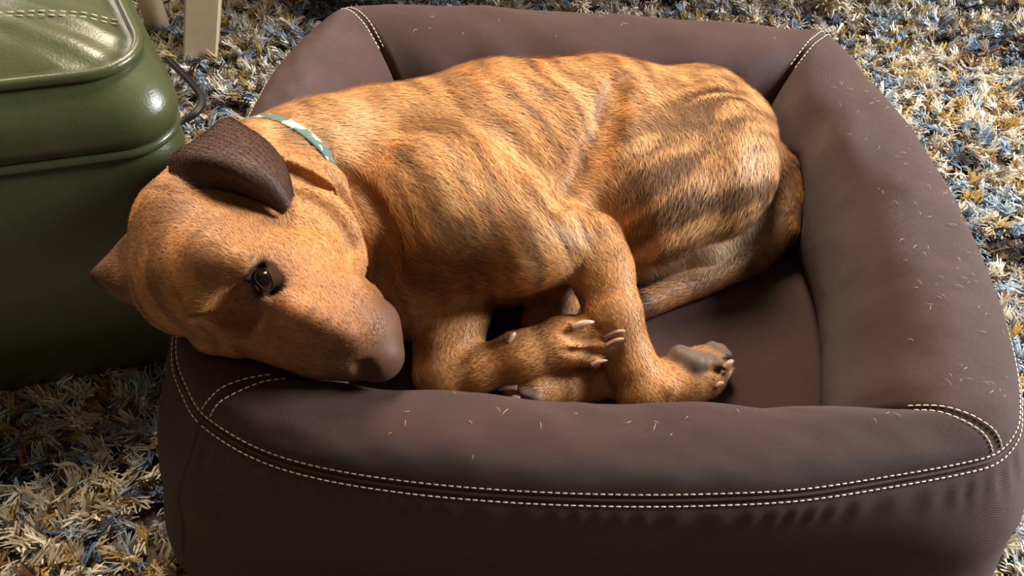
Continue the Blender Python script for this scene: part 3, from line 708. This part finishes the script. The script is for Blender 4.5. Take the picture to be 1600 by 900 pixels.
# ---- fur
def fur(N_H):
    Q = DQ; a, b, c, d = (DV[Q[:, i]] for i in range(4)); ar = .5 * np.linalg.norm(np.cross(c - a, d - b), axis=1)
    ce = (a + b + c + d) / 4; ar = ar * (ce[:, 2] > .09)
    pick = rng.choice(len(Q), N_H, p=ar / ar.sum()); u, v = rng.random(N_H)[:, None], rng.random(N_H)[:, None]
    P = (a[pick] * (1 - u) + b[pick] * u) * (1 - v) + (d[pick] * (1 - u) + c[pick] * u) * v
    Cc, Fl, Ln = colour_flow(P + rng.normal(0, .0012, P.shape), True)
    ok = Ln > .0015; P, Cc, Fl, Ln = P[ok], Cc[ok], Fl[ok], Ln[ok]; n = len(P)
    N = grad(P, .004); T = Fl + rng.normal(0, .16, (n, 3)) * np.linalg.norm(Fl, axis=1)[:, None]
    sw = fbm(P * 18, 2)[:, None] - .5; T = T / (np.linalg.norm(T, axis=1)[:, None] + 1e-9)
    T = T + np.cross(N, T) * sw * 1.2
    T = T - N * (T * N).sum(1)[:, None]; T /= np.linalg.norm(T, axis=1)[:, None] + 1e-9
    S = np.cross(N, T); L = Ln * rng.uniform(.6, 1.25, n); wd = rng.uniform(.00016, .00036, n)
    lift = np.abs(rng.normal(.16, .07, n))
    p0 = P - N * .0004; p1 = P + T * (L * .5)[:, None] + N * (L * .5 * lift * 1.25)[:, None]; p2 = P + T * L[:, None] + N * (L * lift)[:, None]
    V = np.stack([p0 - S * wd[:, None], p0 + S * wd[:, None], p1 - S * (wd * .8)[:, None], p1 + S * (wd * .8)[:, None], p2], 1).reshape(-1, 3)
    kk = np.arange(n)[:, None] * 5; c = Cc * rng.uniform(.68, 1.38, (n, 1)) * (1 + rng.normal(0, .04, (n, 3)))
    return V, [kk + np.array([[0, 1, 3, 2]]), kk + np.array([[2, 3, 4]])], np.repeat(np.clip(c, 0, 1), 5, 0)
V, f, c = fur(330000)
def ear_fuzz(ev, tri, cc, n):
    pk = rng.integers(0, len(tri), n); w4 = rng.dirichlet(np.ones(4), n); q = tri[pk]
    P = (ev[q] * w4[..., None]).sum(1); Cc = (cc[q] * w4[..., None]).sum(1)
    e1 = ev[q[:, 1]] - ev[q[:, 0]]; e2 = ev[q[:, 3]] - ev[q[:, 0]]; N = np.cross(e1, e2); N /= np.linalg.norm(N, axis=1)[:, None] + 1e-12
    fl = np.sign((N * (CAM - P)).sum(1))[:, None]; N = N * fl
    T = e1 / (np.linalg.norm(e1, axis=1)[:, None] + 1e-12) + rng.normal(0, .25, (n, 3)); T -= N * (T * N).sum(1)[:, None]; S = np.cross(N, T)
    L = rng.uniform(.0015, .0035, n)[:, None]; wd = .0002; p1 = P + T * L * .5 + N * L * .12; p2 = P + T * L + N * L * .2
    V = np.stack([P - S * wd, P + S * wd, p1 - S * wd * .8, p1 + S * wd * .8, p2], 1).reshape(-1, 3); kk = np.arange(n)[:, None] * 5
    return V, [kk + np.array([[0, 1, 3, 2]]), kk + np.array([[2, 3, 4]])], np.repeat(np.clip(Cc * rng.uniform(.7, 1.4, (n, 1)), 0, 1), 5, 0)
for (ev, tri, cc), n in zip(EARS, (16000, 5000)):
    v2, f2, c2 = ear_fuzz(ev, tri, cc, n); f = [np.vstack([x, y + len(V)]) for x, y in zip(f, f2)]; V = np.vstack([V, v2]); c = np.vstack([c, c2])
m_fur = vcol_mat('dog_fur', .5, .3)
tag(mesh_obj('fur', V - DOG0, f, m_fur, dog, colr=c), kind='stuff')
# ---- eye
def eye_mat():
    mt, nt, b = new_mat('eye'); tc = nt.nodes.new('ShaderNodeTexCoord'); s = nt.nodes.new('ShaderNodeSeparateXYZ')
    r = nt.nodes.new('ShaderNodeValToRGB'); e = r.color_ramp.elements; r.color_ramp.interpolation = 'EASE'
    e[0].position = .0; e[0].color = (.012, .008, .006, 1); e[1].position = 1; e[1].color = (.004, .003, .003, 1)
    for p, c in ((.72, (.012, .008, .006, 1)), (.78, (.05, .024, .011, 1)), (.93, (.035, .017, .009, 1)), (.955, (.004, .003, .003, 1))): q = e.new(p); q.color = c
    mp = nt.nodes.new('ShaderNodeMapRange'); mp.inputs[1].default_value = -.0098; mp.inputs[2].default_value = .0098
    nt.links.new(tc.outputs['Object'], s.inputs[0]); nt.links.new(s.outputs['Z'], mp.inputs[0]); nt.links.new(mp.outputs[0], r.inputs['Fac'])
    nt.links.new(r.outputs['Color'], b.inputs['Base Color']); b.inputs['Roughness'].default_value = .06; return mt
def uvsphere(r, n=28, mm=18):
    th = np.linspace(0, np.pi, mm); ph = np.linspace(0, 2 * np.pi, n, endpoint=False)
    V = np.array([[r * math.sin(t) * math.cos(p), r * math.sin(t) * math.sin(p), r * math.cos(t)] for p in ph for t in th]); return V, grid_faces(n, mm, True)
V, f = uvsphere(.0098); eye = mesh_obj('eye', V, f, eye_mat(), dog)
look = Vector(EYE_N + .35 * (CAM - EYE_C) / np.linalg.norm(CAM - EYE_C)).normalized()
eye.location = Vector(EYE_C - EYE_N * .0028 - DOG0); eye.rotation_euler = look.to_track_quat('Z', 'Y').to_euler(); eye['label'] = 'dark brown glossy eye'
m_lid = plain('eyelid_skin', (.034, .016, .009), .8, spec=.08)
a = np.linspace(0, 2 * np.pi, 48, endpoint=False); BC_ = EYE_C - EYE_N * .0028; rows = []
for (sa, sb, lift) in [(.0078, .0046, -.0006), (.0080, .0048, .0004), (.0088, .0056, .0009), (.0100, .0068, .0007)]:
    xx, yy = sa * np.cos(a), sb * np.sin(a) * (1 - .25 * np.cos(a)); zz = np.sqrt(np.maximum(.0098 ** 2 - xx ** 2 - yy ** 2, 1e-6)) + lift
    rows.append(BC_ + xx[:, None] * ex + yy[:, None] * ey + zz[:, None] * EYE_N)
outer = EYE_C + (.0150 * np.cos(a))[:, None] * ex + (.0125 * np.sin(a))[:, None] * ey + EYE_N * .004
for _ in range(6): outer = outer - grad(outer, .003) * sample(outer)[:, None]
rows.append(rows[-1] * .5 + outer * .5); rows.append(outer - grad(outer, .003) * .0008)
V = np.stack(rows, 1)
lid = mesh_obj('eyelid', V.reshape(-1, 3) - DOG0, grid_faces(48, 6, True), m_lid, eye); lid.matrix_parent_inverse = eye.matrix_basis.inverted()
# ---- claws
m_claw = plain('claw_horn', (.40, .23, .15), .35, scale=120, var=.2)
CL = [((893, 512, .182), (929, 503, .180), .0040), ((945, 527, .182), (977, 517, .178), .0036), ((948, 541, .176), (975, 529, .174), .0032), ((922, 570, .164), (950, 563, .163), .0026),
      ((793, 534, .174), (806, 520, .176), .0034), ((1132, 575, .138), (1146, 563, .137), .0036), ((1128, 596, .128), (1144, 578, .128), .0040), ((1118, 604, .118), (1132, 598, .115), .0030),
      ((806, 604, .140), (778, 609, .138), .0042), ((812, 622, .132), (790, 626, .128), .0036), ((752, 612, .150), (724, 614, .148), .0030)]
for (p, q, r) in CL[:-1]:
    a0, b0 = hit(p[0], p[1], -.001), hit(q[0], q[1], .0045)
    dr_ = ray(q[0], q[1]); dr_ /= np.linalg.norm(dr_); da = np.linalg.norm(a0 - CAM); db = np.linalg.norm(b0 - CAM)
    b0 = CAM + dr_ * (np.clip(db, da - .008, da + .003) if db > da - .03 else db)
    mid = (a0 + b0) / 2 + np.array([0, 0, .0022]); P = catmull([a0, mid, b0], 9)
    V, f = tube(P, r * np.array([1, 1, .97, .92, .85, .75, .62, .45, .2]), 10); mesh_obj('claw', V - DOG0, f, m_claw, dog)
# ---- collar
def collar():
    p1, p2, p3 = COL3
    n = np.cross(p2 - p1, p3 - p1); n /= np.linalg.norm(n)
    c0 = J(455, 285, .245); c0 = c0 - n * ((c0 - p1) @ n); e1 = p2 - c0; e1 /= np.linalg.norm(e1); e2 = np.cross(n, e1)
    P = []; 
    for t in np.linspace(0, 2 * np.pi, 160, endpoint=False):
        d = e1 * math.cos(t) + e2 * math.sin(t); r = np.linspace(.02, .16, 400); s = sample(c0 + r[:, None] * d); k = np.where(s > 0)[0]; P.append(r[k[0]] if len(k) else .1)
    P = np.array(P)
    for _ in range(6): P = (np.roll(P, 1) + P + np.roll(P, -1)) / 3
    t = np.linspace(0, 2 * np.pi, 160, endpoint=False); D = np.cos(t)[:, None] * e1 + np.sin(t)[:, None] * e2
    w = .0052; rows = []; dq = (p3 - p2) / np.linalg.norm(p3 - p2); sink = .014 * sstep(.004, .030, (c0 + D * P[:, None] - p3) @ dq)
    for (dw, dr) in [(-w, -.0015), (-w, .0012), (-w * .8, .0017), (w * .8, .0017), (w, .0012), (w, -.0015)]:
        rows.append(c0 + D * (P + dr - sink)[:, None] + n * dw)
    return np.stack(rows, 1)
V = collar(); mt, nt, b = new_mat('collar_webbing'); tc = nt.nodes.new('ShaderNodeTexCoord'); wv = nt.nodes.new('ShaderNodeTexNoise'); wv.inputs['Scale'].default_value = 55
r = nt.nodes.new('ShaderNodeValToRGB'); r.color_ramp.interpolation = 'CONSTANT'; r.color_ramp.elements[0].color = (.06, .13, .13, 1); r.color_ramp.elements[1].position = .55; r.color_ramp.elements[1].color = (.50, .47, .38, 1)
nt.links.new(tc.outputs['Object'], wv.inputs['Vector']); nt.links.new(wv.outputs['Fac'], r.inputs['Fac']); nt.links.new(r.outputs['Color'], b.inputs['Base Color']); b.inputs['Roughness'].default_value = .7
o = mesh_obj('collar', V.reshape(-1, 3) - DOG0, grid_faces(160, 6, True), mt, dog); o['label'] = 'teal and cream woven collar'
